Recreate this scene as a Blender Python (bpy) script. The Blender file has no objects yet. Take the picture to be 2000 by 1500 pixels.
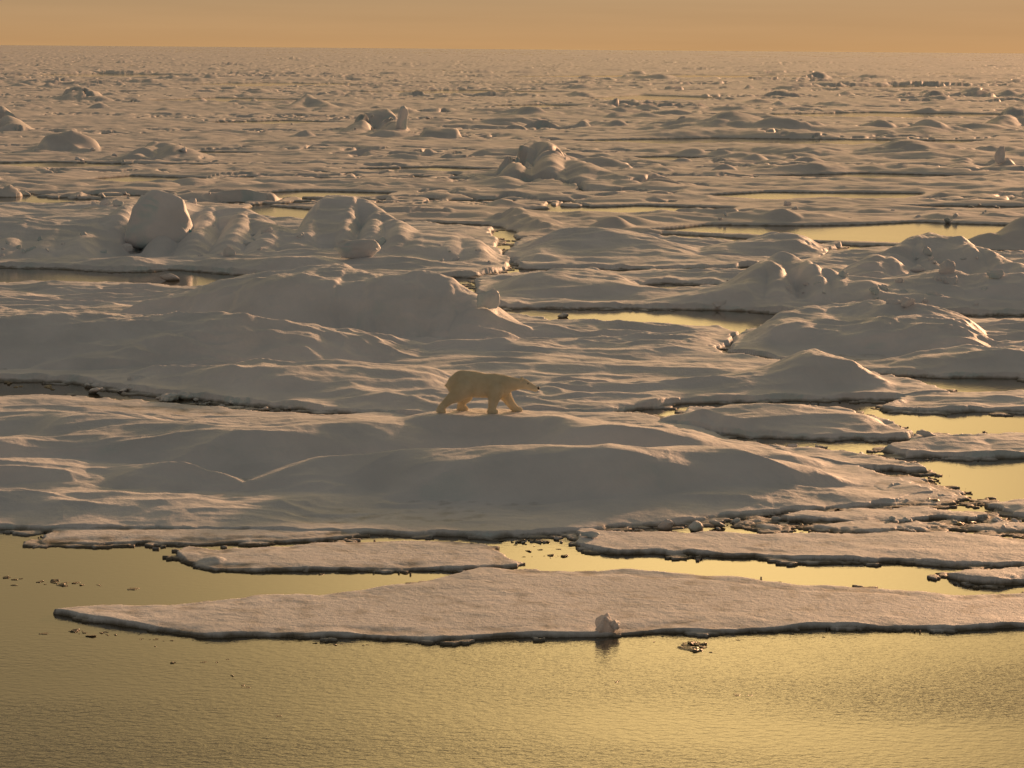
import bpy, math, bmesh
import numpy as np
from mathutils import Vector, Matrix
rng = np.random.default_rng(11)
scene = bpy.context.scene
scene.view_settings.view_transform = 'Standard'
scene.view_settings.look = 'None'
scene.view_settings.exposure = 0
col = scene.collection

FPX = 4500.0; CH = 9.4
pitch = math.atan(655 / FPX)
R = Matrix.Rotation(math.pi / 2 - pitch, 3, 'X') @ Matrix.Rotation(math.radians(0.46), 3, 'Z')
cam_d = bpy.data.cameras.new("camera"); cam = bpy.data.objects.new("camera", cam_d)
col.objects.link(cam); scene.camera = cam
cam_d.sensor_width = 36; cam_d.lens = FPX / 2000 * 36
cam_d.clip_start = 0.5; cam_d.clip_end = 90000
cam.matrix_world = Matrix.Translation((0, 0, CH)) @ R.to_4x4()

def g(px, py, z=0.0):
    """survey helper: sight line of the photograph -> ground coordinates at height z"""
    d = R @ Vector(((px - 1000) / FPX, (750 - py) / FPX, -1))
    t = (z - CH) / d.z
    return d.x * t, d.y * t

def _h(ix, iy, seed):
    h = (ix.astype(np.int64) * 374761393 + iy.astype(np.int64) * 668265263 + seed * 974711) & 0xffffffff
    h = ((h ^ (h >> 13)) * 1274126177) & 0xffffffff
    return (h ^ (h >> 16)) / 4294967295.0
def perlin(x, y, seed=0):
    ix = np.floor(x); iy = np.floor(y); fx = x - ix; fy = y - iy
    u = fx * fx * fx * (fx * (fx * 6 - 15) + 10); v = fy * fy * fy * (fy * (fy * 6 - 15) + 10)
    def gr(a, b):
        an = _h(ix + a, iy + b, seed) * 2 * np.pi
        return np.cos(an) * (fx - a) + np.sin(an) * (fy - b)
    n0 = gr(0, 0) * (1 - u) + gr(1, 0) * u
    n1 = gr(0, 1) * (1 - u) + gr(1, 1) * u
    return np.clip((n0 * (1 - v) + n1 * v) * 1.5, -1, 1)
def fbm(x, y, seed=0, octv=4, gain=.5):
    s = 0; a = 1; f = 1
    for i in range(octv):
        s = s + a * perlin(x * f + 17.3 * i, y * f + 9.1 * i, seed + i); a *= gain; f *= 2.03
    return s
def cells(x, y, size, seed, dens=.6, power=1.0, aspect=1.5):
    gx = np.floor(x / size); gy = np.floor(y / size); out = np.zeros_like(x)
    for a in (-1, 0, 1):
        for b in (-1, 0, 1):
            cx = gx + a; cy = gy + b
            on = _h(cx, cy, seed) < dens
            ox = (cx + _h(cx, cy, seed + 1)) * size; oy = (cy + _h(cx, cy, seed + 2)) * size
            r = size * (.25 + .7 * _h(cx, cy, seed + 3)); hh = _h(cx, cy, seed + 4) ** 2 * .85 + .15
            an = _h(cx, cy, seed + 5) * 3.14
            dx = x - ox; dy = y - oy
            e1 = dx * np.cos(an) + dy * np.sin(an); e2 = -dx * np.sin(an) + dy * np.cos(an)
            t = np.sqrt((e1 / r) ** 2 + (e2 * aspect / r) ** 2)
            out = np.maximum(out, np.where(on, hh * np.clip(1 - t ** 1.6, 0, 1) ** power, 0))
    return out
def sstep(t):
    t = np.clip(t, 0, 1); return t * t * (3 - 2 * t)
def sdf(x, y, poly):
    P = np.array(poly, float); n = len(P)
    d2 = np.full(x.shape, 1e18); ins = np.zeros(x.shape, bool)
    for i in range(n):
        ax, ay = P[i]; bx, by = P[(i + 1) % n]
        ex, ey = bx - ax, by - ay
        wx, wy = x - ax, y - ay
        t = np.clip((wx * ex + wy * ey) / (ex * ex + ey * ey + 1e-12), 0, 1)
        d2 = np.minimum(d2, (wx - ex * t) ** 2 + (wy - ey * t) ** 2)
        c = ((ay > y) != (by > y))
        xi = (bx - ax) * (y - ay) / ((by - ay) if abs(by - ay) > 1e-9 else 1e-9) + ax
        ins ^= c & (x < xi)
    return np.where(ins, 1, -1) * np.sqrt(d2)

def ridge(pts, k=.75, wb=None, wx=None, q=1.2, base=.2):
    out = []
    for px, pc, pb in pts:
        hy = 95 + (px - 1000) * .008
        z0 = CH * (1 - (pc - hy) / (pb - hy)); z = k * z0
        x, y = g(px, pc, z); yb = g(px, pb, 0)[1]
        out.append((x, y, max(z - base, .05), max(y - yb, .5 * z)))
    return dict(p=np.array(out), wb=wb, wx=wx, q=q)
def ridge_z(pts, wf, wb, wx=None, q=1.2, base=.2):
    out = []
    for px, py, z in pts:
        x, y = g(px, py, z); out.append((x, y, z - base, wf))
    return dict(p=np.array(out), wb=wb, wx=wx, q=q)
def eval_feats(x, y, feats):
    tot = np.zeros_like(x)
    for f in feats:
        P = f['p']; m = P[:, 3].max() * 1.3 + (f['wb'] or 0) + (f['wx'] or 0) + 1
        sel = (x > P[:, 0].min() - m) & (x < P[:, 0].max() + m) & (y > P[:, 1].min() - m) & (y < P[:, 1].max() + m)
        if not sel.any(): continue
        xs = x[sel]; ys = y[sel]; best = np.zeros_like(xs)
        for i in range(len(P) - 1):
            a, b = P[i], P[i + 1]; ex, ey = b[0] - a[0], b[1] - a[1]
            t = np.clip(((xs - a[0]) * ex + .25 * (ys - a[1]) * ey) / (ex * ex + .25 * ey * ey + 1e-9), 0, 1)
            cx = a[0] + t * ex; cy = a[1] + t * ey; z = a[2] + t * (b[2] - a[2]); wf = a[3] + t * (b[3] - a[3])
            wb = f['wb'] if f['wb'] else wf * .8
            wx = f['wx'] if f['wx'] else wf * .6
            w = np.where(ys < cy, wf, wb)
            r = ((xs - cx) / wx) ** 2 + ((ys - cy) / w) ** 2
            best = np.maximum(best, z * np.clip(1 - r ** .85, 0, 1) ** f['q'])
        tot[sel] = (tot[sel] ** 3 + best ** 3) ** (1 / 3)
    return tot

# ------------------------------------------------------------------ materials
def newmat(name):
    m = bpy.data.materials.new(name); m.use_nodes = True
    nt = m.node_tree; b = nt.nodes['Principled BSDF']; return m, nt, b
def N(nt, t, **kw):
    n = nt.nodes.new(t)
    for k, v in kw.items(): setattr(n, k, v)
    return n
def snow_material(name, bump=1.0, tint=(.86, .84, .86), wet=(.30, .28, .25), blue=.3, spec=.3, bscale=5):
    m, nt, b = newmat(name); L = nt.links
    geo = N(nt, 'ShaderNodeNewGeometry'); sep = N(nt, 'ShaderNodeSeparateXYZ'); L.new(geo.outputs['Position'], sep.inputs[0])
    n1 = N(nt, 'ShaderNodeTexNoise'); n1.inputs['Scale'].default_value = .45; n1.inputs['Detail'].default_value = 6
    L.new(geo.outputs['Position'], n1.inputs['Vector'])
    r1 = N(nt, 'ShaderNodeValToRGB'); r1.color_ramp.elements[0].position = .3; r1.color_ramp.elements[1].position = .65
    r1.color_ramp.elements[0].color = (tint[0] * .80, tint[1] * .82, tint[2] * .83, 1); r1.color_ramp.elements[1].color = (*tint, 1)
    L.new(n1.outputs['Fac'], r1.inputs[0])
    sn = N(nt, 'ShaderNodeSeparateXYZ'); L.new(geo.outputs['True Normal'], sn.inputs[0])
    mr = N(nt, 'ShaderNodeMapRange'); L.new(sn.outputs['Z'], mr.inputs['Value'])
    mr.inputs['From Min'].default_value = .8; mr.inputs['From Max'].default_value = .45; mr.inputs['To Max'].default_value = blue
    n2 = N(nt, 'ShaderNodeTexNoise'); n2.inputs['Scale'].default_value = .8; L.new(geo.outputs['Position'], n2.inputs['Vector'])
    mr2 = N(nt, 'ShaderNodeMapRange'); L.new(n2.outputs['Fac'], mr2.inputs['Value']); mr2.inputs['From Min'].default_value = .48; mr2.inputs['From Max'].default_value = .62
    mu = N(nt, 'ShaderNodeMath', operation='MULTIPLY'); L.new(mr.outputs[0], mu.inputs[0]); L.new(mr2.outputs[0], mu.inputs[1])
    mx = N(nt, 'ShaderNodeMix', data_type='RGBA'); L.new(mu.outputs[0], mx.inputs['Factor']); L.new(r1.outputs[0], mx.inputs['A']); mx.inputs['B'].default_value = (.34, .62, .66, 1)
    n3 = N(nt, 'ShaderNodeTexNoise'); n3.inputs['Scale'].default_value = 2.5; n3.inputs['Detail'].default_value = 4; L.new(geo.outputs['Position'], n3.inputs['Vector'])
    ma = N(nt, 'ShaderNodeMath', operation='MULTIPLY_ADD'); L.new(n3.outputs['Fac'], ma.inputs[0]); ma.inputs[1].default_value = -.16; L.new(sep.outputs['Z'], ma.inputs[2])
    mr3 = N(nt, 'ShaderNodeMapRange'); L.new(ma.outputs[0], mr3.inputs['Value']); mr3.inputs['From Min'].default_value = -.07; mr3.inputs['From Max'].default_value = .0
    mr3.inputs['To Min'].default_value = 1; mr3.inputs['To Max'].default_value = 0
    mx2 = N(nt, 'ShaderNodeMix', data_type='RGBA'); L.new(mr3.outputs[0], mx2.inputs['Factor']); L.new(mx.outputs['Result'], mx2.inputs['A']); mx2.inputs['B'].default_value = (*wet, 1)
    L.new(mx2.outputs['Result'], b.inputs['Base Color'])
    b.inputs['Roughness'].default_value = .6
    b.inputs['Specular IOR Level'].default_value = spec
    n4 = N(nt, 'ShaderNodeTexNoise'); n4.inputs['Scale'].default_value = bscale; n4.inputs['Detail'].default_value = 8; n4.inputs['Roughness'].default_value = .65
    L.new(geo.outputs['Position'], n4.inputs['Vector'])
    bp = N(nt, 'ShaderNodeBump'); bp.inputs['Strength'].default_value = .5 * bump; bp.inputs['Distance'].default_value = .06
    L.new(n4.outputs['Fac'], bp.inputs['Height']); L.new(bp.outputs[0], b.inputs['Normal'])
    return m
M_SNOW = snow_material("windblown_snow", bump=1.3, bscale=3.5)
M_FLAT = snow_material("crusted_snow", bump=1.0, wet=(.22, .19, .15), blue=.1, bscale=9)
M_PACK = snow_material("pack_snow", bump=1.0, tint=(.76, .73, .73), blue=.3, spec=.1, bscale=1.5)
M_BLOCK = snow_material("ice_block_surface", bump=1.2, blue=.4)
def simple(name, c, rough=.5, spec=.5, c2=None, scale=8, bump=0, transl=0):
    m, nt, b = newmat(name); L = nt.links
    tc = N(nt, 'ShaderNodeTexCoord'); n = N(nt, 'ShaderNodeTexNoise'); n.inputs['Scale'].default_value = scale; n.inputs['Detail'].default_value = 5
    L.new(tc.outputs['Object'], n.inputs['Vector'])
    r = N(nt, 'ShaderNodeValToRGB'); r.color_ramp.elements[0].position = .35; r.color_ramp.elements[1].position = .65
    r.color_ramp.elements[0].color = (*c, 1); r.color_ramp.elements[1].color = (*(c2 or c), 1)
    L.new(n.outputs['Fac'], r.inputs[0]); L.new(r.outputs[0], b.inputs['Base Color'])
    b.inputs['Roughness'].default_value = rough; b.inputs['Specular IOR Level'].default_value = spec
    if bump:
        bp = N(nt, 'ShaderNodeBump'); bp.inputs['Strength'].default_value = bump; bp.inputs['Distance'].default_value = .02
        L.new(n.outputs['Fac'], bp.inputs['Height']); L.new(bp.outputs[0], b.inputs['Normal'])
    if transl:
        tr = N(nt, 'ShaderNodeBsdfTranslucent'); L.new(r.outputs[0], tr.inputs['Color'])
        ms = N(nt, 'ShaderNodeMixShader'); ms.inputs[0].default_value = transl
        L.new(b.outputs[0], ms.inputs[1]); L.new(tr.outputs[0], ms.inputs[2]); L.new(ms.outputs[0], nt.nodes['Material Output'].inputs['Surface'])
    return m
M_BRASH = simple("wet_brash_ice", (.12, .085, .045), .35, .5, (.46, .38, .26), 14, .6)
M_BLUE = simple("exposed_blue_ice", (.18, .46, .54), .3, .5, (.45, .66, .70), 2, .5, .1)
M_LUMP = simple("fresh_crumbly_snow", (.84, .82, .82), .6, .3, (.90, .89, .90), 9, .8, .3)

M_WATER, nt, b = newmat("cold_sea_water"); L = nt.links
b.inputs['Base Color'].default_value = (.062, .050, .030, 1); b.inputs['Roughness'].default_value = .07; b.inputs['IOR'].default_value = 1.8
geo = N(nt, 'ShaderNodeNewGeometry')
def wnoise(sx, sy, sc, det, rough=.5):
    mp = N(nt, 'ShaderNodeMapping'); mp.inputs['Scale'].default_value = (sx, sy, 1); mp.inputs['Rotation'].default_value = (0, 0, .25)
    L.new(geo.outputs['Position'], mp.inputs[0])
    n = N(nt, 'ShaderNodeTexNoise'); n.inputs['Scale'].default_value = sc; n.inputs['Detail'].default_value = det; n.inputs['Roughness'].default_value = rough
    L.new(mp.outputs[0], n.inputs['Vector']); return n
w1 = wnoise(.6, 1.0, 9.5, 3, .6); w2 = wnoise(.12, .3, .5, 2)
sp = N(nt, 'ShaderNodeSeparateXYZ'); L.new(geo.outputs['Position'], sp.inputs[0])
mr = N(nt, 'ShaderNodeMapRange'); L.new(sp.outputs['Y'], mr.inputs['Value'])
mr.inputs['From Min'].default_value = 32; mr.inputs['From Max'].default_value = 38; mr.inputs['To Min'].default_value = 1; mr.inputs['To Max'].default_value = .12
gu = N(nt, 'ShaderNodeMapRange'); L.new(w2.outputs['Fac'], gu.inputs['Value']); gu.inputs['From Min'].default_value = .35; gu.inputs['From Max'].default_value = .65; gu.inputs['To Min'].default_value = .25
mm = N(nt, 'ShaderNodeMath', operation='MULTIPLY'); L.new(mr.outputs[0], mm.inputs[0]); L.new(gu.outputs[0], mm.inputs[1])
mh = N(nt, 'ShaderNodeMath', operation='MULTIPLY'); L.new(mm.outputs[0], mh.inputs[0]); L.new(w1.outputs['Fac'], mh.inputs[1])
bp = N(nt, 'ShaderNodeBump'); bp.inputs['Strength'].default_value = 1; bp.inputs['Distance'].default_value = .032
L.new(mh.outputs[0], bp.inputs['Height']); L.new(bp.outputs[0], b.inputs['Normal'])

def grid_mesh(name, X, Y, Z, keep, mat, smooth=True):
    ny, nx = X.shape
    idx = np.arange(nx * ny).reshape(ny, nx)
    a = idx[:-1, :-1]; bb = idx[:-1, 1:]; c = idx[1:, 1:]; d = idx[1:, :-1]
    k = keep[:-1, :-1] | keep[:-1, 1:] | keep[1:, 1:] | keep[1:, :-1]
    faces = np.stack([a[k], bb[k], c[k], d[k]], -1)
    used = np.zeros(nx * ny, bool); used[faces.ravel()] = True
    remap = np.cumsum(used) - 1
    V = np.stack([X.ravel(), Y.ravel(), Z.ravel()], -1)[used]
    faces = remap[faces]; nf = len(faces)
    me = bpy.data.meshes.new(name)
    me.vertices.add(len(V)); me.vertices.foreach_set('co', V.astype(np.float32).ravel())
    me.loops.add(nf * 4); me.loops.foreach_set('vertex_index', faces.astype(np.int32).ravel())
    me.polygons.add(nf); me.polygons.foreach_set('loop_start', (np.arange(nf) * 4).astype(np.int32))
    me.polygons.foreach_set('use_smooth', np.full(nf, smooth))
    me.update(calc_edges=True); me.materials.append(mat)
    o = bpy.data.objects.new(name, me); col.objects.link(o)
    return o

# ------------------------------------------------------------------ floes
FLOES = []
BX, BY = g(950, 805, 1.02); PADZ = 1.02
def height_floe(fl, x, y):
    sc = fl['scale']; rel = fl['relief']; ro = fl['rough']
    wxn = fbm(x / (3.2 * sc), y / (3.2 * sc), 31, 2, .4); wyn = fbm(x / (3.2 * sc) + 50, y / (3.2 * sc), 37, 2, .4)
    e1 = fbm(x / (1.6 * sc), y / (1.6 * sc), 5 + fl['seed'], 6, .62)
    d = sdf(x, y, fl['poly']) + fl['edge'] * e1
    for hp in fl['holes']:
        d = np.minimum(d, -sdf(x, y, hp) + fl['edge'] * fbm(x / 2, y / 2, 77, 4))
    rim = 1 - sstep(d / .8)
    fb = fl['fb'] * (1 + (.12 + .4 * rim) * np.clip(fbm(x / 1.3, y / 1.3, 9, 3), -1, 1))
    z = -.35 + (fb + .35) * np.clip((d + .06) / fl['ew'], 0, 1)
    inner = sstep((d - .05) / fl['ramp'])
    wa = fl['warp']
    xw = x + wa * wxn; yw = y + wa * 1.3 * wyn
    f = eval_feats(xw, yw, fl['feats'])
    f = f * (1 + .12 * min(ro, 1) * wyn)
    dn = fbm(xw / 7, yw / 3.4, 3, 3, .45)
    dm = sstep(fbm(x / 11, y / 7, 19, 2) * 1.3 + .5)
    sas = (1 - np.abs(perlin(xw / 4.4 + .25 * wyn, yw / 1.5, 13))) ** 2.2
    sas2 = (1 - np.abs(perlin(xw / 2.0 + .2 * wyn, yw / .72, 15))) ** 2.2
    sas3 = (1 - np.abs(perlin(xw / 1.0, yw / .42, 16))) ** 2.2
    small = fbm(x / .5, y / .4, 21, 3)
    add = rel * (.26 * dn + (.4 + .6 * dm) * .20 * (sas - .4) + (.3 + .7 * dm) * .085 * (sas2 - .4) + dm * .025 * sas3) + .008 * small
    if fl['hum']:
        msk = sstep(fbm(x / 9, y / 9, 51, 2) * 1.2 + .5) * (1 - .7 * np.clip(f, 0, 1))
        hc = cells(x + .5 * wxn, y + .5 * wyn, 2.6 * sc, 61, .45) * msk
        add = add + fl['hum'] * hc
    if ro > 1:
        bl = fbm(x / .9, y / .9, 71, 4, .55); b2_ = fbm(x / 3.4, y / 2.2, 73, 3, .5)
        add = add + (.05 * bl + .12 * b2_) * (ro - .5) * np.clip(f, 0, 1.2)
    z = z + inner * (f + add)
    z = np.where(d > .1, np.maximum(z, .03 + .05 * inner), z)
    if fl['slush']:
        s1 = fbm(x / .9, y / .6, 91, 5, .65)
        ds = d + fl['slush'] * (.5 + .9 * e1) + .25 * s1
        zs = np.where((ds > 0) & (s1 > -.25), .012 + .03 * np.clip(s1 + .25, 0, 1), -.35)
        z = np.maximum(z, zs); d = np.maximum(d, np.where(zs > 0, -.1, d))
    if fl['seed'] == 12:
        w = sstep(1.8 - np.sqrt(((x - BX) / 1.25) ** 2 + ((y - BY) / .62) ** 2))
        z = z * (1 - w) + w * (PADZ + .015 * small)
    return z, d
def floe(name, pts, feats=(), fb=.2, relief=1.0, rough=.5, edge=.16, ew=.2, ramp=1.2, mat=None, step=1.0, warp=.35, scale=1.0, hum=0, holes=(), seed=0, slush=.3, label="", cat="ice floe", group=None):
    poly = [g(*p) for p in pts]
    fl = dict(poly=poly, feats=list(feats), fb=fb, relief=relief, rough=rough, edge=edge, ew=ew, ramp=ramp, warp=warp, scale=scale, hum=hum, holes=[[g(*p) for p in h] for h in holes], seed=seed, slush=slush)
    P = np.array(poly); s = .00072 * np.median(P[:, 1]) * step
    x = np.arange(P[:, 0].min() - 1, P[:, 0].max() + 1, s); y = np.arange(P[:, 1].min() - 1, P[:, 1].max() + 1, s * 1.25)
    X, Y = np.meshgrid(x, y)
    Z, D = height_floe(fl, X, Y)
    o = grid_mesh(name, X, Y, Z, (D > -.3), mat or M_SNOW)
    o["label"] = label; o["category"] = cat
    if group: o["group"] = group
    fl['bb'] = (P[:, 0].min(), P[:, 0].max(), P[:, 1].min(), P[:, 1].max())
    FLOES.append(fl)
    return o
G = "ice floes drifting on the sea"
T = dict(mat=M_FLAT, group=G)
floe("ice_floe", [(105,1199),(250,1224),(390,1245),(500,1243),(600,1245),(720,1247),(850,1253),(1000,1246),(1180,1243),(1300,1237),(1400,1237),(1600,1228),(1860,1231),(2000,1225),(2250,1228),
 (2250,1168),(2000,1166),(1850,1170),(1760,1158),(1700,1154),(1560,1150),(1400,1131),(1290,1126),(1230,1119),(1100,1121),(940,1118),(850,1137),(820,1146),(740,1157),(620,1172),(510,1168),(480,1175),(330,1190),(200,1189)],
 fb=.075, relief=.05, rough=.8, edge=.06, ew=.05, ramp=.5, warp=.1, seed=1, slush=.04, label="long flat snow-covered ice floe tapering to a thin point", **T)
floe("ice_floe", [(365,1068),(430,1080),(540,1076),(640,1066),(860,1062),(950,1070),(985,1088),(1008,1106),(900,1114),(700,1115),(500,1117),(420,1114),(365,1101),(350,1084)],
 fb=.07, relief=.06, rough=.9, edge=.09, ew=.05, ramp=.4, warp=.1, seed=2, slush=.1, feats=[ridge_z([(358,1074,.34),(385,1068,.36),(410,1072,.28)], .35, .3, .3)], label="small flat oval ice floe with raised crumbly rim", **T)
floe("ice_floe", [(1120,1046),(1130,1070),(1200,1082),(1400,1087),(1600,1094),(1800,1102),(2000,1107),(2250,1110),(2250,1055),(2000,1058),(1800,1047),(1600,1052),(1400,1047),(1250,1047),(1150,1038)],
 fb=.09, relief=.12, rough=.9, edge=.18, ew=.07, ramp=.5, warp=.15, seed=3, slush=.3, feats=[ridge_z([(1130,1052,.4),(1165,1050,.36),(1200,1066,.25)], .5, .4, .35)], label="flat crusted ice floe strip with ragged edge", **T)
floe("ice_floe", [(90,1050),(95,1062),(350,1066),(600,1059),(720,1050),(690,1036),(300,1032),(100,1036)], fb=.05, relief=.08, edge=.14, ew=.08, ramp=.4, seed=4, slush=.2, label="thin sliver of snow-covered ice beside larger floe", **T)
floe("ice_floe", [(1845,1128),(1960,1117),(2100,1115),(2250,1116),(2250,1135),(1960,1142),(1880,1140)], fb=.10, relief=.2, edge=.2, ew=.08, ramp=.4, seed=5, label="small ragged thin ice floe", **T)
floe("ice_floe", [(1905,988),(2000,984),(2250,984),(2250,1018),(2020,1014),(1960,1003)], fb=.12, relief=.3, edge=.18, ew=.1, ramp=.4, seed=6, label="small flat ice floe beside dark water", **T)
floe("ice_floe", [(1480,1016),(1560,1010),(1640,1002),(1800,996),(1920,1006),(1900,1018),(1700,1026)], fb=.08, relief=.2, edge=.3, ew=.08, ramp=.4, seed=7, slush=.5, label="thin half-melted ice floe with slushy edges", **T)
floe("ice_floe", [(1450,1026),(1700,1024),(2250,1024),(2250,1044),(1800,1040),(1500,1040)], fb=.03, relief=.12, edge=.4, ew=.08, ramp=.3, seed=27, slush=.3, label="dark thin sheet of slushy ice between floes", **T)
floe("ice_floe", [(1490,873),(1600,885),(1720,900),(1800,914),(1818,924),(1700,920),(1560,903)], fb=.12, relief=.3, edge=.25, ew=.1, ramp=.4, seed=8, label="narrow broken strip of ice in a lead", **T)
floe("ice_floe", [(1690,925),(1780,938),(1850,955),(1905,966),(1900,978),(1820,984),(1740,988),(1700,960)], fb=.05, relief=.25, edge=.3, ew=.1, ramp=.4, seed=28, slush=.35, label="brownish slushy ice fringe at the floe point", **T)
floe("ice_floe", [(1730,882),(1800,852),(1900,857),(2100,853),(2250,853),(2250,895),(1900,898),(1770,894)], feats=[ridge([(1760,858,890),(1830,848,890),(1900,855,893)], k=.6), ridge([(2000,850,893),(2200,850,893)], k=.5)],
 fb=.15, relief=.3, edge=.15, ramp=.6, seed=9, label="low rounded snowy ice floe surrounded by golden water", group=G)
floe("ice_floe", [(1285,830),(1345,806),(1500,800),(1650,806),(1760,835),(1795,852),(1770,860),(1600,860),(1450,856),(1380,848)], feats=[ridge([(1320,808,848),(1420,790,850),(1560,786,855),(1680,805,855),(1750,835,856)], k=.7)],
 fb=.15, relief=.5, edge=.15, ramp=.6, seed=10, label="smooth domed snowy ice floe at the edge of a lead", group=G)
floe("ice_floe", [(1715,800),(1770,776),(2000,772),(2250,770),(2250,806),(1900,806),(1740,804)], feats=[ridge([(1800,770,800),(1950,775,800),(2100,765,802)], k=.5)], fb=.15, relief=.4, edge=.15, ramp=.6, seed=11, label="low snow-covered ice floe strip", group=G)

floe("ice_floe", [(-250,1030),(0,1036),(200,1040),(500,1044),(800,1049),(960,1054),(1080,1044),(1250,1032),(1400,1016),(1600,999),(1740,989),(1835,970),(1800,950),(1710,925),(1600,893),(1480,873),(1430,864),(1350,832),(1200,806),(1000,800),(800,800),(640,816),(500,806),(350,794),(150,779),(-250,772)],
 feats=[ridge([(-200,905,985),(0,878,962),(120,884,960),(190,895,958)], k=.76, wb=1.7, wx=1.8, q=1.15),
  ridge([(245,925,964),(300,903,968),(340,897,970),(390,912,968),(440,945,966)], k=.78, wb=1.4, wx=1.2, q=1.1),
  ridge([(500,925,965),(600,903,968),(700,886,972),(850,874,980),(1000,869,988),(1150,866,992),(1300,868,988),(1450,879,978),(1580,900,965),(1690,938,958)], k=.80, wb=1.6, q=1.15),
  ridge([(570,950,975),(640,918,978),(760,905,980),(850,915,982)], k=.7, wb=1.2, wx=1.2, q=1.2),
  ridge([(1150,935,1000),(1300,915,1000),(1450,920,992)], k=.45, wb=1.5, wx=1.5),
  ridge_z([(-200,798,.75),(100,810,.75),(250,830,.75),(400,842,.8),(560,832,.9),(700,814,1.0),(860,807,1.02),(960,806,1.02),(1080,812,1.05),(1200,832,.95),(1330,850,.75)], 2.0, 3.5, 2.0, q=1.0),
  ridge_z([(-200,850,.75),(30,845,.75),(180,852,.6)], 1.4, 1.8, 1.5),
  ridge_z([(1000,1010,.3),(1400,985,.35),(1650,960,.4)], 2.5, 3, 1.5),
  ridge_z([(1230,850,.8),(1500,866,.55)], 1.2, 1.5, 1.5)],
 fb=.10, relief=.7, rough=.6, edge=.18, ramp=1.8, warp=.5, seed=12, slush=.4, label="large undulating snow-covered floe carrying the polar bear", group=G)

floe("ice_floe", [(-250,742),(0,744),(130,748),(300,772),(480,792),(640,806),(800,814),(1000,814),(1200,812),(1330,792),(1500,785),(1700,782),(1850,780),(1880,776),(1760,750),(1690,735),(1560,715),(1430,700),(1400,688),(1440,672),(1430,650),(1300,640),(1100,634),(1000,620),(940,600),(560,580),(320,562),(-250,556)],
 feats=[ridge([(220,622,642),(300,590,648),(400,556,652),(500,530,658),(590,517,664),(660,513,668),(740,526,670),(820,538,672),(880,552,674),(920,580,676),(955,640,678)], k=.84, wb=4, wx=1.0, q=.9),
  ridge([(-200,595,715),(0,602,725),(150,612,730),(300,620,735),(450,625,738),(600,640,735),(700,655,722),(790,675,715)], k=.78, wb=3.5, q=1),
  ridge([(540,640,665),(590,620,670),(650,635,672)], k=.6, wb=2),
  ridge([(120,705,738),(180,690,738),(245,686,738),(285,710,738)], k=.84, wb=1.5, wx=1, q=.9),
  ridge([(420,735,790),(520,715,790),(680,708,785),(800,728,780)], k=.62, wb=2.5),
  ridge([(340,712,740),(450,700,745),(600,695,745)], k=.6, wb=2.5),
  ridge([(820,690,730),(900,676,725),(1050,672,720),(1150,688,720)], k=.6, wb=2.5),
  ridge([(1330,765,784),(1420,745,784),(1500,728,782),(1555,712,782)], k=.68, wb=2.6, wx=1.5, q=1.1),
  ridge([(1550,715,782),(1580,696,782),(1605,690,782),(1660,702,782),(1710,730,782),(1770,760,780),(1830,772,780)], k=.70, wb=2.2, wx=.9, q=1.1),
  ridge([(1060,735,765),(1180,722,760),(1300,735,765)], k=.6, wb=2),
  ridge([(1180,690,715),(1280,672,710),(1400,680,710)], k=.6, wb=2)],
 fb=.18, relief=1.0, rough=1.35, edge=.2, ramp=1.8, warp=.5, scale=1.2, seed=13, label="broad hummocked snow floe with large rounded ice mound", group=G)
floe("ice_floe", [(1425,668),(1420,690),(1520,708),(1700,732),(1850,740),(2250,742),(2250,625),(2000,632),(1850,632),(1700,622),(1560,628),(1470,645)],
 feats=[ridge([(1430,655,680),(1500,635,685),(1560,615,690),(1620,601,692),(1700,597,695),(1770,600,700),(1810,617,705),(1870,645,700)], k=.72, wb=2.5, q=1.0),
  ridge([(1700,700,735),(1800,685,737),(1900,680,738),(2000,668,738),(2200,668,738)], k=.7, wb=2.5)],
 fb=.18, relief=1.0, rough=1.4, edge=.2, ramp=1.6, warp=.5, scale=1.1, seed=14, label="snow floe with broad rounded hummock", group=G)
floe("ice_floe", [(-250,522),(0,522),(260,532),(330,528),(500,540),(800,545),(930,540),(1000,528),(985,500),(960,450),(800,440),(620,436),(480,428),(300,402),(-250,405)],
 feats=[ridge([(-200,425,515),(-60,432,515),(0,422,517),(60,430,517),(120,440,517),(190,432,518),(240,425,512)], k=.72, wb=4, wx=1.5, q=1.1),
  ridge([(265,400,508),(310,388,508),(355,398,508)], k=.76, wb=3, wx=1.3, q=.9),
  ridge([(365,400,508),(420,400,515),(480,412,518),(530,440,518),(585,462,518)], k=.72, wb=3, wx=1.4, q=1.1),
  ridge([(620,412,510),(640,392,510),(690,392,512),(735,410,514),(780,438,520)], k=.78, wb=3, wx=1.0, q=.9),
  ridge([(740,440,520),(820,450,525),(880,455,526),(940,475,528),(975,505,530)], k=.7, wb=4, wx=1.5, q=1.1),
  ridge([(500,500,540),(620,490,540),(780,495,542),(900,505,538)], k=.5, wb=3),
  ridge_z([(-200,500,1.0),(200,495,1.1),(450,500,1.0),(600,505,.8)], 3.0, 6, 2)],
 fb=.2, relief=.7, rough=.8, edge=.25, ramp=1.5, warp=.15, scale=2.4, hum=.25, seed=15, label="ice floe with tall rounded pressure ridge hummocks", group=G)
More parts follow.
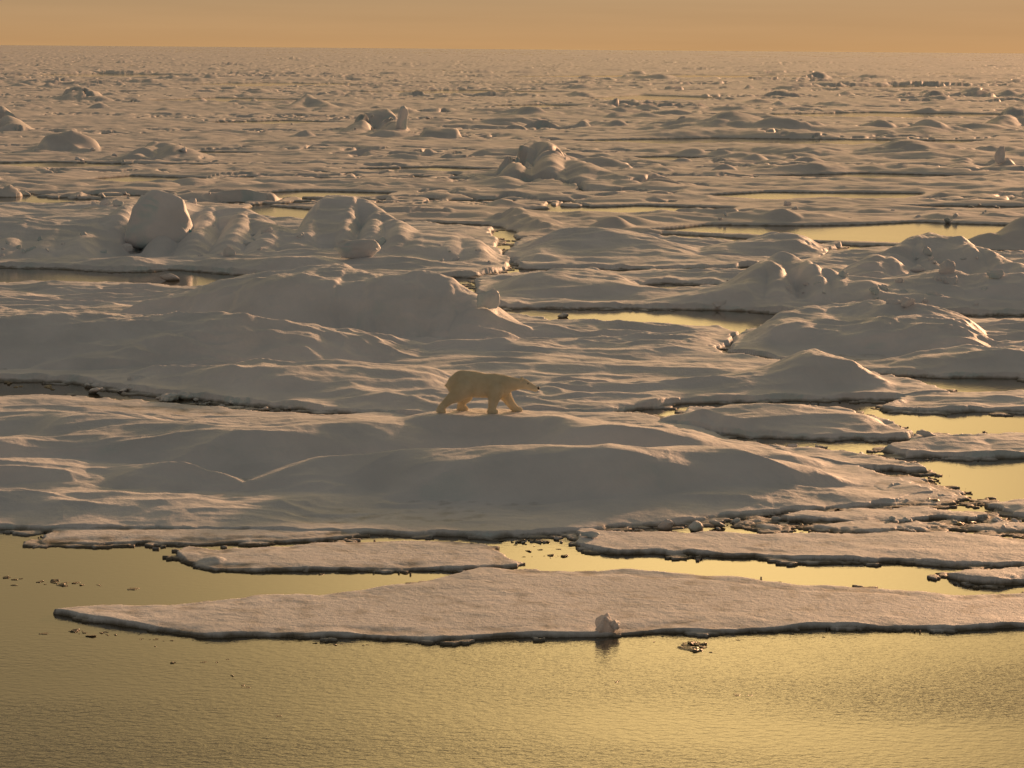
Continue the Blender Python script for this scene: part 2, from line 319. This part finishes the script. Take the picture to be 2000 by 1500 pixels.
floe("ice_floe", [(935,592),(1000,604),(1200,603),(1400,607),(1560,614),(2250,616),(2250,502),(1950,500),(1800,492),(1640,495),(1500,530),(1400,536),(1250,536),(1000,540),(925,552)],
 feats=[ridge([(1380,585,606),(1440,558,608),(1500,510,608),(1535,487,608),(1580,502,610),(1640,538,612),(1700,553,613)], k=.76, wb=3, wx=1.0, q=1.3),
  ridge([(1700,550,613),(1780,540,614),(1850,530,614),(1900,545,614),(1960,540,614),(2050,550,615),(2250,550,615)], k=.72, wb=3.5, wx=1.2, q=1.1),
  ridge([(1670,525,560),(1730,490,555),(1790,458,550),(1815,452,550),(1880,464,550),(1930,490,552),(1980,515,555)], k=.80, wb=3, wx=1.0, q=1.2),
  ridge([(980,570,598),(1060,535,592),(1130,523,590),(1200,532,590),(1260,560,592)], k=.66, wb=3)],
 fb=.2, relief=.9, rough=1.2, edge=.25, ramp=1.5, scale=1.6, warp=.3, hum=.4, holes=[[(1235,559),(1300,554),(1410,558),(1395,568),(1270,569)]], seed=16, label="snow floe with jagged pressure ridge beside a lead", group=G)
floe("ice_floe", [(985,500),(1012,472),(1150,466),(1300,468),(1500,481),(1640,484),(1600,510),(1440,525),(1300,528),(1020,527)],
 feats=[ridge([(1420,480,510),(1480,462,508),(1530,455,506),(1590,467,506)], k=.72, wb=3), ridge([(1060,480,522),(1150,460,520),(1210,456,518),(1270,468,518)], k=.66, wb=3)],
 fb=.2, relief=.9, rough=1.2, edge=.25, ramp=1.5, scale=1.4, hum=.35, seed=17, label="hummocky snow floe between narrow leads", group=G)

# ------------------------------------------------------------------ distant pack
nc = 1050
ang = np.radians(np.linspace(-17.5, 17.5, nc))
rows = [g(1000, 505)[1]]
while rows[-1] < 26000:
    Yc = rows[-1]; rows.append(Yc * (1 + .0021 * (1 + Yc / 650)) if Yc < 3500 else Yc * 1.02)
rows = np.array(rows)
X = np.outer(rows, np.tan(ang)); Y = np.repeat(rows[:, None], nc, 1)
pack_poly = [g(-700,405), g(-300,408), g(480,423), g(620,430), g(960,440), g(1010,467), g(1300,458), g(1500,470), g(1640,478), g(1930,492), g(2300,494), g(2700,494), (16000, 30000), (-16000, 30000)]
pf = [ridge([(935,362,373),(985,345,373),(1005,335,372)], k=.7, wb=4, wx=1.5),
 ridge([(1012,290,366),(1045,276,366),(1072,284,366)], k=.76, wb=3.5, wx=1.7, q=.9),
 ridge([(1080,318,370),(1110,304,370),(1140,314,373),(1175,345,375)], k=.72, wb=4, wx=2.4, q=1),
 ridge([(1185,355,378),(1215,338,376),(1250,332,374),(1280,350,376)], k=.7, wb=4, wx=2, q=1),
 ridge([(965,402,413),(990,388,413),(1040,384,413),(1085,386,413)], k=.85, wb=3, wx=1, q=.8),
 ridge([(970,440,450),(1015,407,448),(1050,425,448),(1095,440,452)], k=.78, wb=4, wx=1),
 ridge([(75,292,303),(95,267,302),(140,258,302),(165,268,302),(175,288,303)], k=.9, wb=4, wx=1, q=.7),
 ridge([(138,192,200),(150,170,200),(175,180,200),(200,192,202)], k=.9, wb=8, wx=2, q=.8),
 ridge([(565,208,216),(600,187,216),(640,203,216)], k=.85, wb=8, wx=2),
 ridge([(690,255,265),(715,220,263),(755,214,263),(775,240,265)], k=.85, wb=5, wx=1.5, q=.9),
 ridge([(824,270,276),(835,249,276),(890,252,276),(900,268,276)], k=.9, wb=4, wx=.8, q=.5),
 ridge([(270,300,318),(310,270,316),(345,285,318),(380,302,318)], k=.8, wb=5, wx=1.5),
 ridge([(-100,235,262),(0,205,262),(30,240,262)], k=.85, wb=6, wx=2),
 ridge([(1560,152,158),(1600,139,158)], k=.9, wb=10, wx=4),
 ridge([(1380,300,308),(1480,286,308),(1600,292,310)], k=.7, wb=8, wx=4),
 ridge([(1690,305,316),(1760,283,316),(1850,290,316),(1930,300,318)], k=.7, wb=8, wx=4),
 ridge([(1290,270,282),(1420,240,282),(1560,262,282)], k=.5, wb=10, wx=6),
 ridge([(1950,245,255),(1975,210,252),(2050,215,252)], k=.9, wb=8, wx=2),
 ridge([(1960,462,490),(2000,432,492),(2200,425,492)], k=.85, wb=5, wx=2),
 ridge([(300,395,404),(380,370,402),(470,375,402),(480,390,402)], k=.7, wb=4, wx=2),
 ridge([(-100,385,402),(0,345,400),(30,365,400)], k=.75, wb=4, wx=2),
 ridge([(100,395,402),(150,370,400),(200,385,400)], k=.75, wb=4, wx=2),
 ridge([(500,290,302),(700,265,300),(880,290,302)], k=.5, wb=8, wx=6),
 ridge([(1000,230,240),(1100,215,238),(1250,225,240)], k=.5, wb=10, wx=6),
 ridge([(1420,425,438),(1470,410,436),(1560,420,438)], k=.65, wb=4, wx=2)]
leads = [[(1265,452),(1400,441),(1600,442),(1800,435),(1960,441),(2010,464),(1800,478),(1600,473),(1450,460)],
 [(470,430),(500,400),(600,410),(620,434),(560,438)], [(180,351),(260,344),(400,349),(380,357),(250,359)],
 [(450,380),(600,374),(770,378),(740,386),(500,388)], [(1360,384),(1500,376),(1790,379),(1760,390),(1500,392)],
 [(1010,412),(1250,402),(1430,408),(1400,418),(1200,422)], [(250,198),(420,191),(640,196),(600,203),(300,203)],
 [(1120,194),(1250,186),(1420,192),(1300,200)], [(1060,276),(1400,270),(1920,276),(1850,283),(1300,283)],
 [(-200,390),(60,385),(220,392),(100,399),(-200,402)], [(680,332),(850,327),(980,332),(860,338)], [(280,166),(520,162),(780,166),(500,170)],
 [(1480,345),(1700,339),(1920,345),(1700,352)], [(630,181),(900,176),(1120,181),(900,185)], [(1380,226),(1700,220),(2150,226),(1700,231)],
 [(-150,322),(100,317),(370,324),(100,329)], [(880,150),(1300,146),(1750,150),(1300,153)], [(360,240),(560,236),(700,241),(520,245)], [(-50,148),(200,144),(440,148),(200,151)], [(1480,172),(1750,168),(2100,172),(1750,175)],
 [(1150,310),(1300,306),(1420,310),(1280,315)], [(1700,408),(1850,403),(2150,407),(1900,413)], [(180,300),(400,297),(560,301),(380,305)], [(900,208),(1050,205),(1200,208),(1050,212)]]
d = sdf(X, Y, pack_poly)
wx1 = fbm(X / 8, Y / 8, 101, 3, .4); wy1 = fbm(X / 8 + 40, Y / 8, 103, 3, .4)
d = d + .5 * fbm(X / 3, Y / 3, 105, 4, .6)
fd = sstep((Y - 200) / 500)
n = fbm(X / 95 + .2 * wx1, Y / 50, 107, 5, .6)
lw = .018 + .035 * np.clip(perlin(X / 200, Y / 160, 109), -.6, 1) + .05 * fd
d = np.minimum(d, (np.abs(n) - lw) * 26 + .25 * wx1)
for lp in leads:
    d = np.minimum(d, -sdf(X, Y, [g(*p) for p in lp]) + .5 * wx1)
f = eval_feats(X + .2 * wx1, Y + .3 * wy1, pf) * (1 + .08 * wy1 + .03 * fbm(X / 1.2, Y / 1.2, 88, 3))
msk = sstep(fbm(X / 75, Y / 26, 111, 3) * 1.7 + .12)
h1 = cells(X + 1.4 * wx1, Y + 1.4 * wy1, 5.5, 113, .5, 1.0) * 1.1
h2 = cells(X + .9 * wx1, Y + .9 * wy1, 2.6, 121, .6, .9) * .5
h3 = cells(X + 4 * wx1, Y + 4 * wy1, 21, 131, .35, 1.2, 1.4) * 1.7
h4 = cells(X + 5 * wx1, Y + 5 * wy1, 90, 141, .45, 1.1, 1.4) * 2.0
h5 = cells(X + 3 * wx1, Y + 3 * wy1, 13, 151, .35, 1.0) * 1.2
dn = fbm(X / 9, Y / 6, 3, 3)
sas = (1 - np.abs(perlin(X / 4.0 + .3 * wy1, Y / 1.8, 13))) ** 2
ff = sstep((Y - 350) / 900)
hs = (h1 ** 2 * (1 - .75 * ff) + h2 ** 2 * (1 - ff)) ** .5 * (.05 + .95 * msk) + h3 * msk * (.5 + .2 * fd) + h4 * fd * .5 + h5 * fd * msk
Z = -.35 + .48 * np.clip((d + .1) / .5, 0, 1)
inner = sstep((d - .2) / 2.5)
Z = Z + inner * (f + hs + (.20 * dn + .18 * sas) * (1 - .7 * ff))
Z = np.where(d > .3, np.maximum(Z, .08), Z)
keep = d > -1.2
pack = grid_mesh("pack_ice", X, Y, Z, keep, M_PACK); pack["kind"] = "structure"

me = bpy.data.meshes.new("sea_water")
me.from_pydata([(-30000, -500, 0), (30000, -500, 0), (30000, 60000, 0), (-30000, 60000, 0)], [], [(0, 1, 2, 3)])
me.materials.append(M_WATER); wo = bpy.data.objects.new("sea_water", me); col.objects.link(wo); wo["kind"] = "structure"

def heights(xs, ys):
    best = np.zeros_like(xs)
    for fl in FLOES:
        b_ = fl['bb']; s_ = (xs > b_[0]) & (xs < b_[1]) & (ys > b_[2]) & (ys < b_[3])
        if s_.any(): best[s_] = np.maximum(best[s_], height_floe(fl, xs[s_], ys[s_])[0])
    s_ = (best <= 0) & (ys > rows[0])
    if s_.any():
        j = np.clip(np.searchsorted(rows, ys[s_]), 0, len(rows) - 1); i = np.clip(np.searchsorted(np.tan(ang), xs[s_] / ys[s_]), 0, nc - 1)
        best[s_] = np.maximum(0, Z[j, i])
    return best
def place(px, py):
    zz = np.linspace(4.0, 0, 240); pts = np.array([g(px, py, z) for z in zz])
    hh = heights(pts[:, 0], pts[:, 1]); k = int(np.argmax(zz <= hh + 1e-6))
    return pts[k, 0], pts[k, 1], float(hh[k])

# ------------------------------------------------------------------ ice blocks
def block_mesh(name, seed, mat, flat=1.0, npts=14, noise=.06):
    r = np.random.default_rng(seed); bm = bmesh.new()
    for i in range(npts):
        v = r.normal(size=3); v /= np.linalg.norm(v); v *= .38 + .2 * r.random()
        bm.verts.new((v[0], v[1] * .9, v[2] * flat + .3 * flat))
    bmesh.ops.convex_hull(bm, input=bm.verts)
    bmesh.ops.delete(bm, geom=[v for v in bm.verts if not v.link_faces], context='VERTS')
    bmesh.ops.subdivide_edges(bm, edges=bm.edges, cuts=4, use_grid_fill=True)
    for _ in range(2): bmesh.ops.smooth_vert(bm, verts=bm.verts, factor=.5, use_axis_x=True, use_axis_y=True, use_axis_z=True)
    bm.normal_update()
    co = np.array([v.co for v in bm.verts]); dn = noise * (fbm(co[:, 0] * 3 + seed, co[:, 1] * 3 + co[:, 2] * 2, seed, 4, .6))
    for v, q in zip(bm.verts, dn): v.co += v.normal * float(q)
    me = bpy.data.meshes.new(name); bm.to_mesh(me); bm.free()
    for p in me.polygons: p.use_smooth = True
    me.materials.append(mat); return me
def slab_mesh(name, seed, mat, prof, taper=.35):
    """upright broken floe plate: uneven prism"""
    r = np.random.default_rng(seed); bm = bmesh.new()
    for sy in (-.5, .5):
        for px_, pz_ in prof: bm.verts.new((px_ + r.normal(0, .03), sy * (1 - taper * pz_) + r.normal(0, .03), pz_ + r.normal(0, .02)))
    bmesh.ops.convex_hull(bm, input=bm.verts)
    bmesh.ops.delete(bm, geom=[v for v in bm.verts if not v.link_faces], context='VERTS')
    bmesh.ops.subdivide_edges(bm, edges=bm.edges, cuts=5, use_grid_fill=True)
    for _ in range(6): bmesh.ops.smooth_vert(bm, verts=bm.verts, factor=.5, use_axis_x=True, use_axis_y=True, use_axis_z=True)
    bm.normal_update()
    co = np.array([v.co for v in bm.verts]); dn = .07 * fbm(co[:, 0] * 2.5 + seed, co[:, 2] * 2.5 + co[:, 1], seed, 4)
    for v, q in zip(bm.verts, dn): v.co += v.normal * float(q)
    me = bpy.data.meshes.new(name); bm.to_mesh(me); bm.free()
    for p in me.polygons: p.use_smooth = True
    me.materials.append(mat); return me
BM = [block_mesh("ice_block", 40 + i, M_BLOCK) for i in range(8)]
SM = [block_mesh("brash_ice", 80 + i, M_BRASH, flat=.35, npts=18, noise=.12) for i in range(6)]
WM = [block_mesh("ice_chunk", 120 + i, M_BLOCK, flat=.7, npts=12, noise=.10) for i in range(8)]
LM = [block_mesh("snow_lump", 160 + i, M_LUMP, flat=.8, npts=14, noise=.14) for i in range(2)]
def put(name, mesh, x, y, z, s, rot, label, cat, group=None):
    o = bpy.data.objects.new(name, mesh); col.objects.link(o)
    o.location = (x, y, z); o.scale = s; o.rotation_euler = rot
    o["label"] = label; o["category"] = cat
    if group: o["group"] = group
    return o
def block(px, py, w, h, dep=None, m=0, rot=(0, 0, 0), label="weathered ice block frozen onto the snow floe"):
    x, y, z = place(px, py)
    put("ice_block", BM[m], x, y, z - .08 * h, (w, dep or w * .8, h * 1.15), rot, label, "ice block", "ice blocks on the floes")
block(702, 503, 2.7, 1.2, 1.8, 0, (0, 0, .3), "large rounded snow-capped ice boulder beside a mound")
block(950, 606, .9, 1.0, .7, 4, (0, .1, .6), "upright ice block leaning beside snow mound")
block(330, 548, 1.0, .35, .5, 2, (0, .3, .1), "tilted thin ice slab sticking out of snow")
x, y, z = place(783, 250)
put("ice_slab", slab_mesh("ice_slab", 3, M_BLOCK, [(-.5, 0), (-.42, .55), (-.30, .95), (.05, 1.0), (.42, .93), (.38, .5), (.5, 0)]), x, y, z - .3, (1.5, .7, 2.6), (0, .2, .9), "upright sunlit ice slab standing in pack ice", "ice slab")
x, y, z = place(308, 462)
put("ice_slab", slab_mesh("ice_slab", 5, M_BLOCK, [(-.55, 0), (-.50, .5), (-.32, .9), (.0, 1.0), (.30, .88), (.46, .5), (.55, 0)], .4), x, y + .9, z - .7, (3.1, 2.6, 2.7), (-.25, .05, .15), "tall pale rounded ice block on a pressure ridge", "ice slab")
x, y, z = place(350, 474)
bmz = block_mesh("blue_ice", 201, M_BLUE)
put("ice_block", bmz, x, y + .5, z - .3, (.5, .5, 1.4), (0, .5, .2), "wedge of exposed turquoise blue ice beside pale block", "ice block")
block(1955, 318, 1.2, 1.5, .8, 5)
block(1360, 1036, .5, .34, .3, 1, (0, 0, 1), "small snowy ice block on the floe edge")
block(1300, 1034, .4, .25, .3, 2); block(1405, 1030, .4, .18, .3, 3); block(1150, 1050, .4, .2, .3, 4); block(1440, 1022, .25, .14, .2, 5)
block(1790, 532, .9, .5, .6, 6); block(1850, 535, .8, .7, .6, 7); block(1945, 545, .9, .5, .7, 0); block(1100, 620, .5, .2, .4, 2)
block(1815, 852, .6, .25, .4, 3)
LL = "small crumbly lump of white snow at the floe edge"
x, y = g(1176, 1240)
put("snow_lump", LM[0], x, y, .06, (.42, .34, .50), (0, .2, .5), LL, "snow lump")
x, y = g(1198, 1239)
put("snow_lump", LM[1], x, y, .06, (.30, .28, .30), (.2, 0, 1.5), LL, "snow lump")
r5 = np.random.default_rng(5)
for (x0, x1, y0, y1, cnt, smax) in [(0, 250, 445, 505, 12, .9), (370, 600, 440, 505, 10, .8), (740, 960, 470, 520, 8, .8), (1400, 1700, 540, 600, 8, .7), (1700, 2000, 545, 602, 14, .9), (1680, 1960, 490, 530, 6, .7), (60, 420, 270, 318, 8, 1.2), (500, 900, 225, 275, 6, 1.5), (1400, 1960, 400, 436, 14, .7), (100, 460, 380, 402, 14, .9)]:
    for i in range(cnt):
        x, y, z = place(r5.uniform(x0, x1), r5.uniform(y0, y1)); s = .3 + (smax - .3) * r5.random() ** 1.8
        put("ice_block", BM[r5.integers(8)] if r5.random() < .6 else WM[r5.integers(8)], x, y, z - .15 * s, (s, s * r5.uniform(.5, .9), s * r5.uniform(.5, 1.0)), (r5.uniform(-.3, .3), r5.uniform(-.3, .3), r5.uniform(0, 6.28)), "broken snow-dusted ice block on a pressure ridge", "ice block", "ice blocks on the floes")
def rubble(poly, n, smin, smax, meshes, name, label, grp, zoff=-.02, seed=0, zup=.8):
    r = np.random.default_rng(seed)
    P = np.array(poly, float); k = 0; tries = 0
    while k < n and tries < n * 60:
        tries += 1
        px = r.uniform(P[:, 0].min(), P[:, 0].max()); py = r.uniform(P[:, 1].min(), P[:, 1].max())
        if sdf(np.array([px]), np.array([py]), poly)[0] < 0: continue
        x, y = g(px, py, 0)
        s = smin + (smax - smin) * r.random() ** 2.5
        put(name, meshes[r.integers(len(meshes))], x, y, zoff * s, (s, s * r.uniform(.5, 1), s * zup * r.uniform(.5, 1.1)), (r.uniform(-.15, .15), r.uniform(-.15, .15), r.uniform(0, 6.28)), label, "ice chunk", grp)
        k += 1
GR = "broken ice chunks in the leads"; LR = "jagged broken ice chunk floating in a lead"
rubble([(150,748),(230,752),(380,768),(420,788),(300,786),(160,770)], 26, .25, .95, WM, "ice_chunk", LR, GR, seed=1)
rubble([(380,780),(650,806),(640,816),(420,796)], 14, .15, .4, WM, "ice_chunk", LR, GR, seed=2)
rubble([(0,742),(140,748),(150,765),(0,755)], 8, .15, .35, SM, "ice_chunk", LR, GR, seed=3)
rubble([(1450,862),(1560,868),(1700,890),(1690,900),(1560,880)], 18, .12, .4, WM, "ice_chunk", LR, GR, seed=4)
rubble([(1700,930),(1780,935),(1900,965),(1890,980),(1750,985)], 30, .1, .4, WM + SM, "ice_chunk", LR, GR, seed=5)
rubble([(1450,1016),(2000,1020),(2000,1045),(1480,1040)], 46, .08, .35, WM + SM, "ice_chunk", LR, GR, seed=6)
rubble([(960,1045),(1450,1020),(1460,1034),(1120,1060),(980,1062)], 34, .08, .3, WM + SM, "ice_chunk", LR, GR, seed=7)
rubble([(1400,672),(1500,690),(1530,704),(1420,695)], 8, .15, .5, WM, "ice_chunk", LR, GR, seed=8)
rubble([(1940,1015),(2010,1010),(2010,1050),(1950,1035)], 8, .15, .55, WM, "ice_chunk", LR, GR, seed=18)
GB = "small dark brash ice pieces in open water"; LB = "small dark melting piece of brash ice afloat"
rubble([(0,1125),(60,1130),(210,1140),(200,1150),(0,1145)], 20, .05, .22, SM, "brash_ice", LB, GB, seed=9, zup=.5)
rubble([(130,1230),(330,1242),(340,1252),(150,1245)], 18, .05, .25, SM, "brash_ice", LB, GB, seed=10, zup=.4)
rubble([(600,1248),(830,1252),(830,1262),(620,1260)], 14, .04, .14, SM, "brash_ice", LB, GB, seed=11, zup=.4)
rubble([(1325,1252),(1395,1255),(1395,1275),(1330,1270)], 12, .08, .4, SM, "brash_ice", LB, GB, seed=12, zup=.5)
rubble([(200,1140),(450,1250),(500,1350),(300,1290),(150,1180)], 14, .04, .12, SM, "brash_ice", LB, GB, seed=13, zup=.4)
rubble([(1000,1060),(1110,1068),(1110,1095),(1010,1090)], 16, .05, .22, SM, "brash_ice", LB, GB, seed=14, zup=.4)
rubble([(380,1108),(960,1112),(980,1120),(400,1124)], 14, .04, .16, SM, "brash_ice", LB, GB, seed=15, zup=.4)
rubble([(1450,1133),(1520,1135),(1515,1141),(1455,1141)], 6, .15, .4, SM, "brash_ice", LB, GB, seed=16, zup=.4)
rubble([(1150,1243),(1600,1236),(1640,1246),(1180,1256)], 14, .04, .14, SM, "brash_ice", LB, GB, seed=17, zup=.4)
for px, py, s in [(262,1150,.28),(130,1138,.2),(480,1342,.2),(545,1398,.16),(1440,1357,.2),(1465,1358,.15),(1205,1331,.16),(1302,1272,.15),(85,1238,.22),(400,1293,.18),(440,1288,.16),(1960,1060,.3),(1700,1098,.22),(1340,1262,.3)]:
    x, y = g(px, py)
    put("brash_ice", SM[int(px) % 6], x, y, -.01, (s, s * .8, s * .3), (0, 0, px), LB, "ice chunk", GB)

# ------------------------------------------------------------------ polar bear
bm = bmesh.new()
def ball(c, r, sy=1.0, sz=1.0, sx=1.0):
    m = Matrix.Translation(c) @ Matrix.Diagonal((r * sx, r * sy, r * sz, 1))
    bmesh.ops.create_icosphere(bm, subdivisions=3, radius=1, matrix=m)
def limb(pts, sy=1.0):
    for (p, r), (p2, r2) in zip(pts[:-1], pts[1:]):
        p = Vector(p); p2 = Vector(p2); n_ = max(2, int((p2 - p).length / (.35 * min(r, r2))))
        for i in range(n_ + 1):
            t = i / n_; ball(p.lerp(p2, t), r + (r2 - r) * t, sy)
limb([((-.62, 0, .62), .235), ((-.50, 0, .645), .30), ((-.28, 0, .635), .29), ((-.05, 0, .61), .27), ((.18, 0, .61), .27), ((.36, 0, .625), .225)], .88)
limb([((.34, 0, .635), .22), ((.52, 0, .65), .158), ((.68, 0, .66), .125), ((.80, 0, .66), .12)], .85)
limb([((.80, 0, .655), .12), ((.89, 0, .625), .096), ((.98, 0, .585), .074), ((1.06, 0, .555), .065)], .85)
ball((.755, .085, .768), .042, .6); ball((.755, -.085, .768), .042, .6)
ball((-.85, 0, .60), .05)
limb([((-.48, -.15, .56), .235), ((-.61, -.18, .43), .17), ((-.77, -.19, .32), .105), ((-.90, -.19, .20), .080), ((-.99, -.19, .08), .076), ((-.92, -.19, .05), .068)])
limb([((-.46, .15, .52), .21), ((-.44, .18, .35), .14), ((-.54, .18, .21), .092), ((-.57, .18, .08), .080), ((-.47, .18, .055), .072)])
limb([((.22, -.14, .54), .18), ((.17, -.18, .34), .12), ((.14, -.18, .17), .086), ((.11, -.18, .07), .082), ((.20, -.18, .05), .070)])
limb([((.32, .14, .54), .17), ((.42, .17, .35), .12), ((.53, .17, .18), .086), ((.62, .17, .07), .080), ((.71, .17, .05), .068)])
me = bpy.data.meshes.new("tmp"); bm.to_mesh(me); bm.free()
tmp = bpy.data.objects.new("tmp", me); col.objects.link(tmp)
md = tmp.modifiers.new("r", 'REMESH'); md.mode = 'VOXEL'; md.voxel_size = .016
sm = tmp.modifiers.new("s", 'SMOOTH'); sm.factor = .7; sm.iterations = 6
dg = bpy.context.evaluated_depsgraph_get(); dg.update()
body = bpy.data.meshes.new_from_object(tmp.evaluated_get(dg)); body.name = "polar_bear"
bpy.data.objects.remove(tmp)
for p in body.polygons: p.use_smooth = True
M_FUR = simple("cream_fur", (.74, .66, .48), .8, .1, (.84, .76, .58), 4, 0, .07)
M_DARK = simple("dark_nose_skin", (.012, .01, .01), .4, .5, (.02, .017, .015), 30)
body.materials.clear(); body.materials.append(M_FUR)
bear = bpy.data.objects.new("polar_bear", body); col.objects.link(bear)
bear["label"] = "cream-coloured polar bear walking across snow with head lowered"; bear["category"] = "polar bear"
bear.location = (BX, BY, PADZ - .02); bear.scale = (1.08, 1.08, 1.06)
bear.rotation_euler = (0, 0, math.radians(-3))
def part(name, c, s, mat):
    b2 = bmesh.new(); bmesh.ops.create_icosphere(b2, subdivisions=3, radius=1)
    m2 = bpy.data.meshes.new(name); b2.to_mesh(m2); b2.free(); m2.materials.append(mat)
    for p in m2.polygons: p.use_smooth = True
    o = bpy.data.objects.new(name, m2); col.objects.link(o); o.parent = bear; o.location = c; o.scale = s; return o
part("nose", (1.113, 0, .568), (.034, .042, .036), M_DARK)
part("eye", (.895, -.077, .675), (.015, .01, .013), M_DARK); part("eye", (.895, .077, .675), (.015, .01, .013), M_DARK)
nv = len(body.vertices); co = np.empty(nv * 3); body.vertices.foreach_get('co', co); co = co.reshape(-1, 3)
no = np.empty(nv * 3); body.vertices.foreach_get('normal', no); no = no.reshape(-1, 3)
ns = 30000; sel = rng.integers(0, nv, ns); P = co[sel] + rng.normal(0, .006, (ns, 3)); Nn = no[sel]
dirv = Nn * .25 + np.array([-.5, 0, -.35]) + rng.normal(0, .15, (ns, 3)); dirv /= np.linalg.norm(dirv, axis=1)[:, None]
ln = rng.uniform(.012, .03, ns)[:, None] * np.where(P[:, :1] > .7, .4, 1)
side = np.cross(dirv, Nn); side /= np.linalg.norm(side, axis=1)[:, None] + 1e-9
V = np.stack([P - side * .003, P + side * .003, P + dirv * ln], 1).reshape(-1, 3)
fm = bpy.data.meshes.new("fur"); fm.from_pydata(V.tolist(), [], np.arange(ns * 3).reshape(-1, 3).tolist()); fm.materials.append(M_FUR)
fo = bpy.data.objects.new("fur", fm); col.objects.link(fo); fo.parent = bear

# ------------------------------------------------------------------ light
AZ, EL = math.radians(27), math.radians(10)
sd = Vector((math.sin(AZ) * math.cos(EL), math.cos(AZ) * math.cos(EL), math.sin(EL)))
sl = bpy.data.lights.new("sun", 'SUN'); sl.energy = 4.8; sl.angle = math.radians(3); sl.color = (1.0, .54, .28)
so = bpy.data.objects.new("sun", sl); col.objects.link(so); so.rotation_euler = (-sd).to_track_quat('-Z', 'Y').to_euler()
w = bpy.data.worlds.new("World"); scene.world = w; w.use_nodes = True
nt = w.node_tree; L = nt.links; bg = nt.nodes['Background']
sky = N(nt, 'ShaderNodeTexSky', sky_type='NISHITA'); sky.sun_disc = False; sky.sun_elevation = EL; sky.sun_rotation = AZ; sky.dust_density = 4; sky.air_density = 2
tc = N(nt, 'ShaderNodeTexCoord'); sep = N(nt, 'ShaderNodeSeparateXYZ'); L.new(tc.outputs['Generated'], sep.inputs[0])
def ramp(stops):
    r = N(nt, 'ShaderNodeValToRGB'); e = r.color_ramp.elements
    e[0].position, e[0].color = stops[0][0], (*stops[0][1], 1); e[1].position, e[1].color = stops[1][0], (*stops[1][1], 1)
    for p, c in stops[2:]:
        q = e.new(p); q.color = (*c, 1)
    return r
front = ramp([(0, (.53, .305, .135)), (.022, (.44, .29, .155)), (.09, (.60, .43, .205)), (.30, (.58, .43, .205)), (.50, (.18, .165, .125)), (1, (.128, .123, .108))])
back = ramp([(0, (.128, .118, .098)), (.3, (.145, .135, .115)), (1, (.128, .123, .108))])
L.new(sep.outputs['Z'], front.inputs[0]); L.new(sep.outputs['Z'], back.inputs[0])
mr = N(nt, 'ShaderNodeMapRange', interpolation_type='SMOOTHSTEP'); L.new(sep.outputs['Y'], mr.inputs['Value']); mr.inputs['From Min'].default_value = .15; mr.inputs['From Max'].default_value = .95
mx = N(nt, 'ShaderNodeMix', data_type='RGBA'); L.new(mr.outputs[0], mx.inputs['Factor']); L.new(back.outputs[0], mx.inputs['A']); L.new(front.outputs[0], mx.inputs['B'])
ga, ge = math.radians(5.5), math.radians(15.5)
gd = (math.sin(ga) * math.cos(ge), math.cos(ga) * math.cos(ge), math.sin(ge))
dt = N(nt, 'ShaderNodeVectorMath', operation='DOT_PRODUCT'); L.new(tc.outputs['Generated'], dt.inputs[0]); dt.inputs[1].default_value = gd
mxx = N(nt, 'ShaderNodeMath', operation='MAXIMUM'); L.new(dt.outputs['Value'], mxx.inputs[0]); mxx.inputs[1].default_value = 0
pw = N(nt, 'ShaderNodeMath', operation='POWER'); L.new(mxx.outputs[0], pw.inputs[0]); pw.inputs[1].default_value = 75
fade = N(nt, 'ShaderNodeMapRange', interpolation_type='SMOOTHSTEP'); L.new(sep.outputs['Z'], fade.inputs['Value']); fade.inputs['From Min'].default_value = .02; fade.inputs['From Max'].default_value = .12
gm = N(nt, 'ShaderNodeMath', operation='MULTIPLY'); L.new(pw.outputs[0], gm.inputs[0]); L.new(fade.outputs[0], gm.inputs[1])
gl = N(nt, 'ShaderNodeVectorMath', operation='SCALE'); gl.inputs[0].default_value = (2.2, 1.45, .52); L.new(gm.outputs[0], gl.inputs['Scale'])
ad = N(nt, 'ShaderNodeVectorMath', operation='ADD'); L.new(mx.outputs['Result'], ad.inputs[0]); L.new(gl.outputs[0], ad.inputs[1])
mp = N(nt, 'ShaderNodeMapping'); mp.inputs['Scale'].default_value = (3, 3, 60); L.new(tc.outputs['Generated'], mp.inputs[0])
cn = N(nt, 'ShaderNodeTexNoise'); cn.inputs['Scale'].default_value = 1.5; cn.inputs['Detail'].default_value = 4; L.new(mp.outputs[0], cn.inputs['Vector'])
cr = N(nt, 'ShaderNodeMapRange'); L.new(cn.outputs['Fac'], cr.inputs['Value']); cr.inputs['To Min'].default_value = .86; cr.inputs['To Max'].default_value = 1.14
cs = N(nt, 'ShaderNodeVectorMath', operation='SCALE'); L.new(ad.outputs[0], cs.inputs[0]); L.new(cr.outputs[0], cs.inputs['Scale'])
sk = N(nt, 'ShaderNodeVectorMath', operation='MULTIPLY'); L.new(sky.outputs[0], sk.inputs[0]); sk.inputs[1].default_value = (.005, .004, .003)
ad2 = N(nt, 'ShaderNodeVectorMath', operation='ADD'); L.new(cs.outputs[0], ad2.inputs[0]); L.new(sk.outputs[0], ad2.inputs[1])
L.new(ad2.outputs[0], bg.inputs['Color']); bg.inputs['Strength'].default_value = 1.0
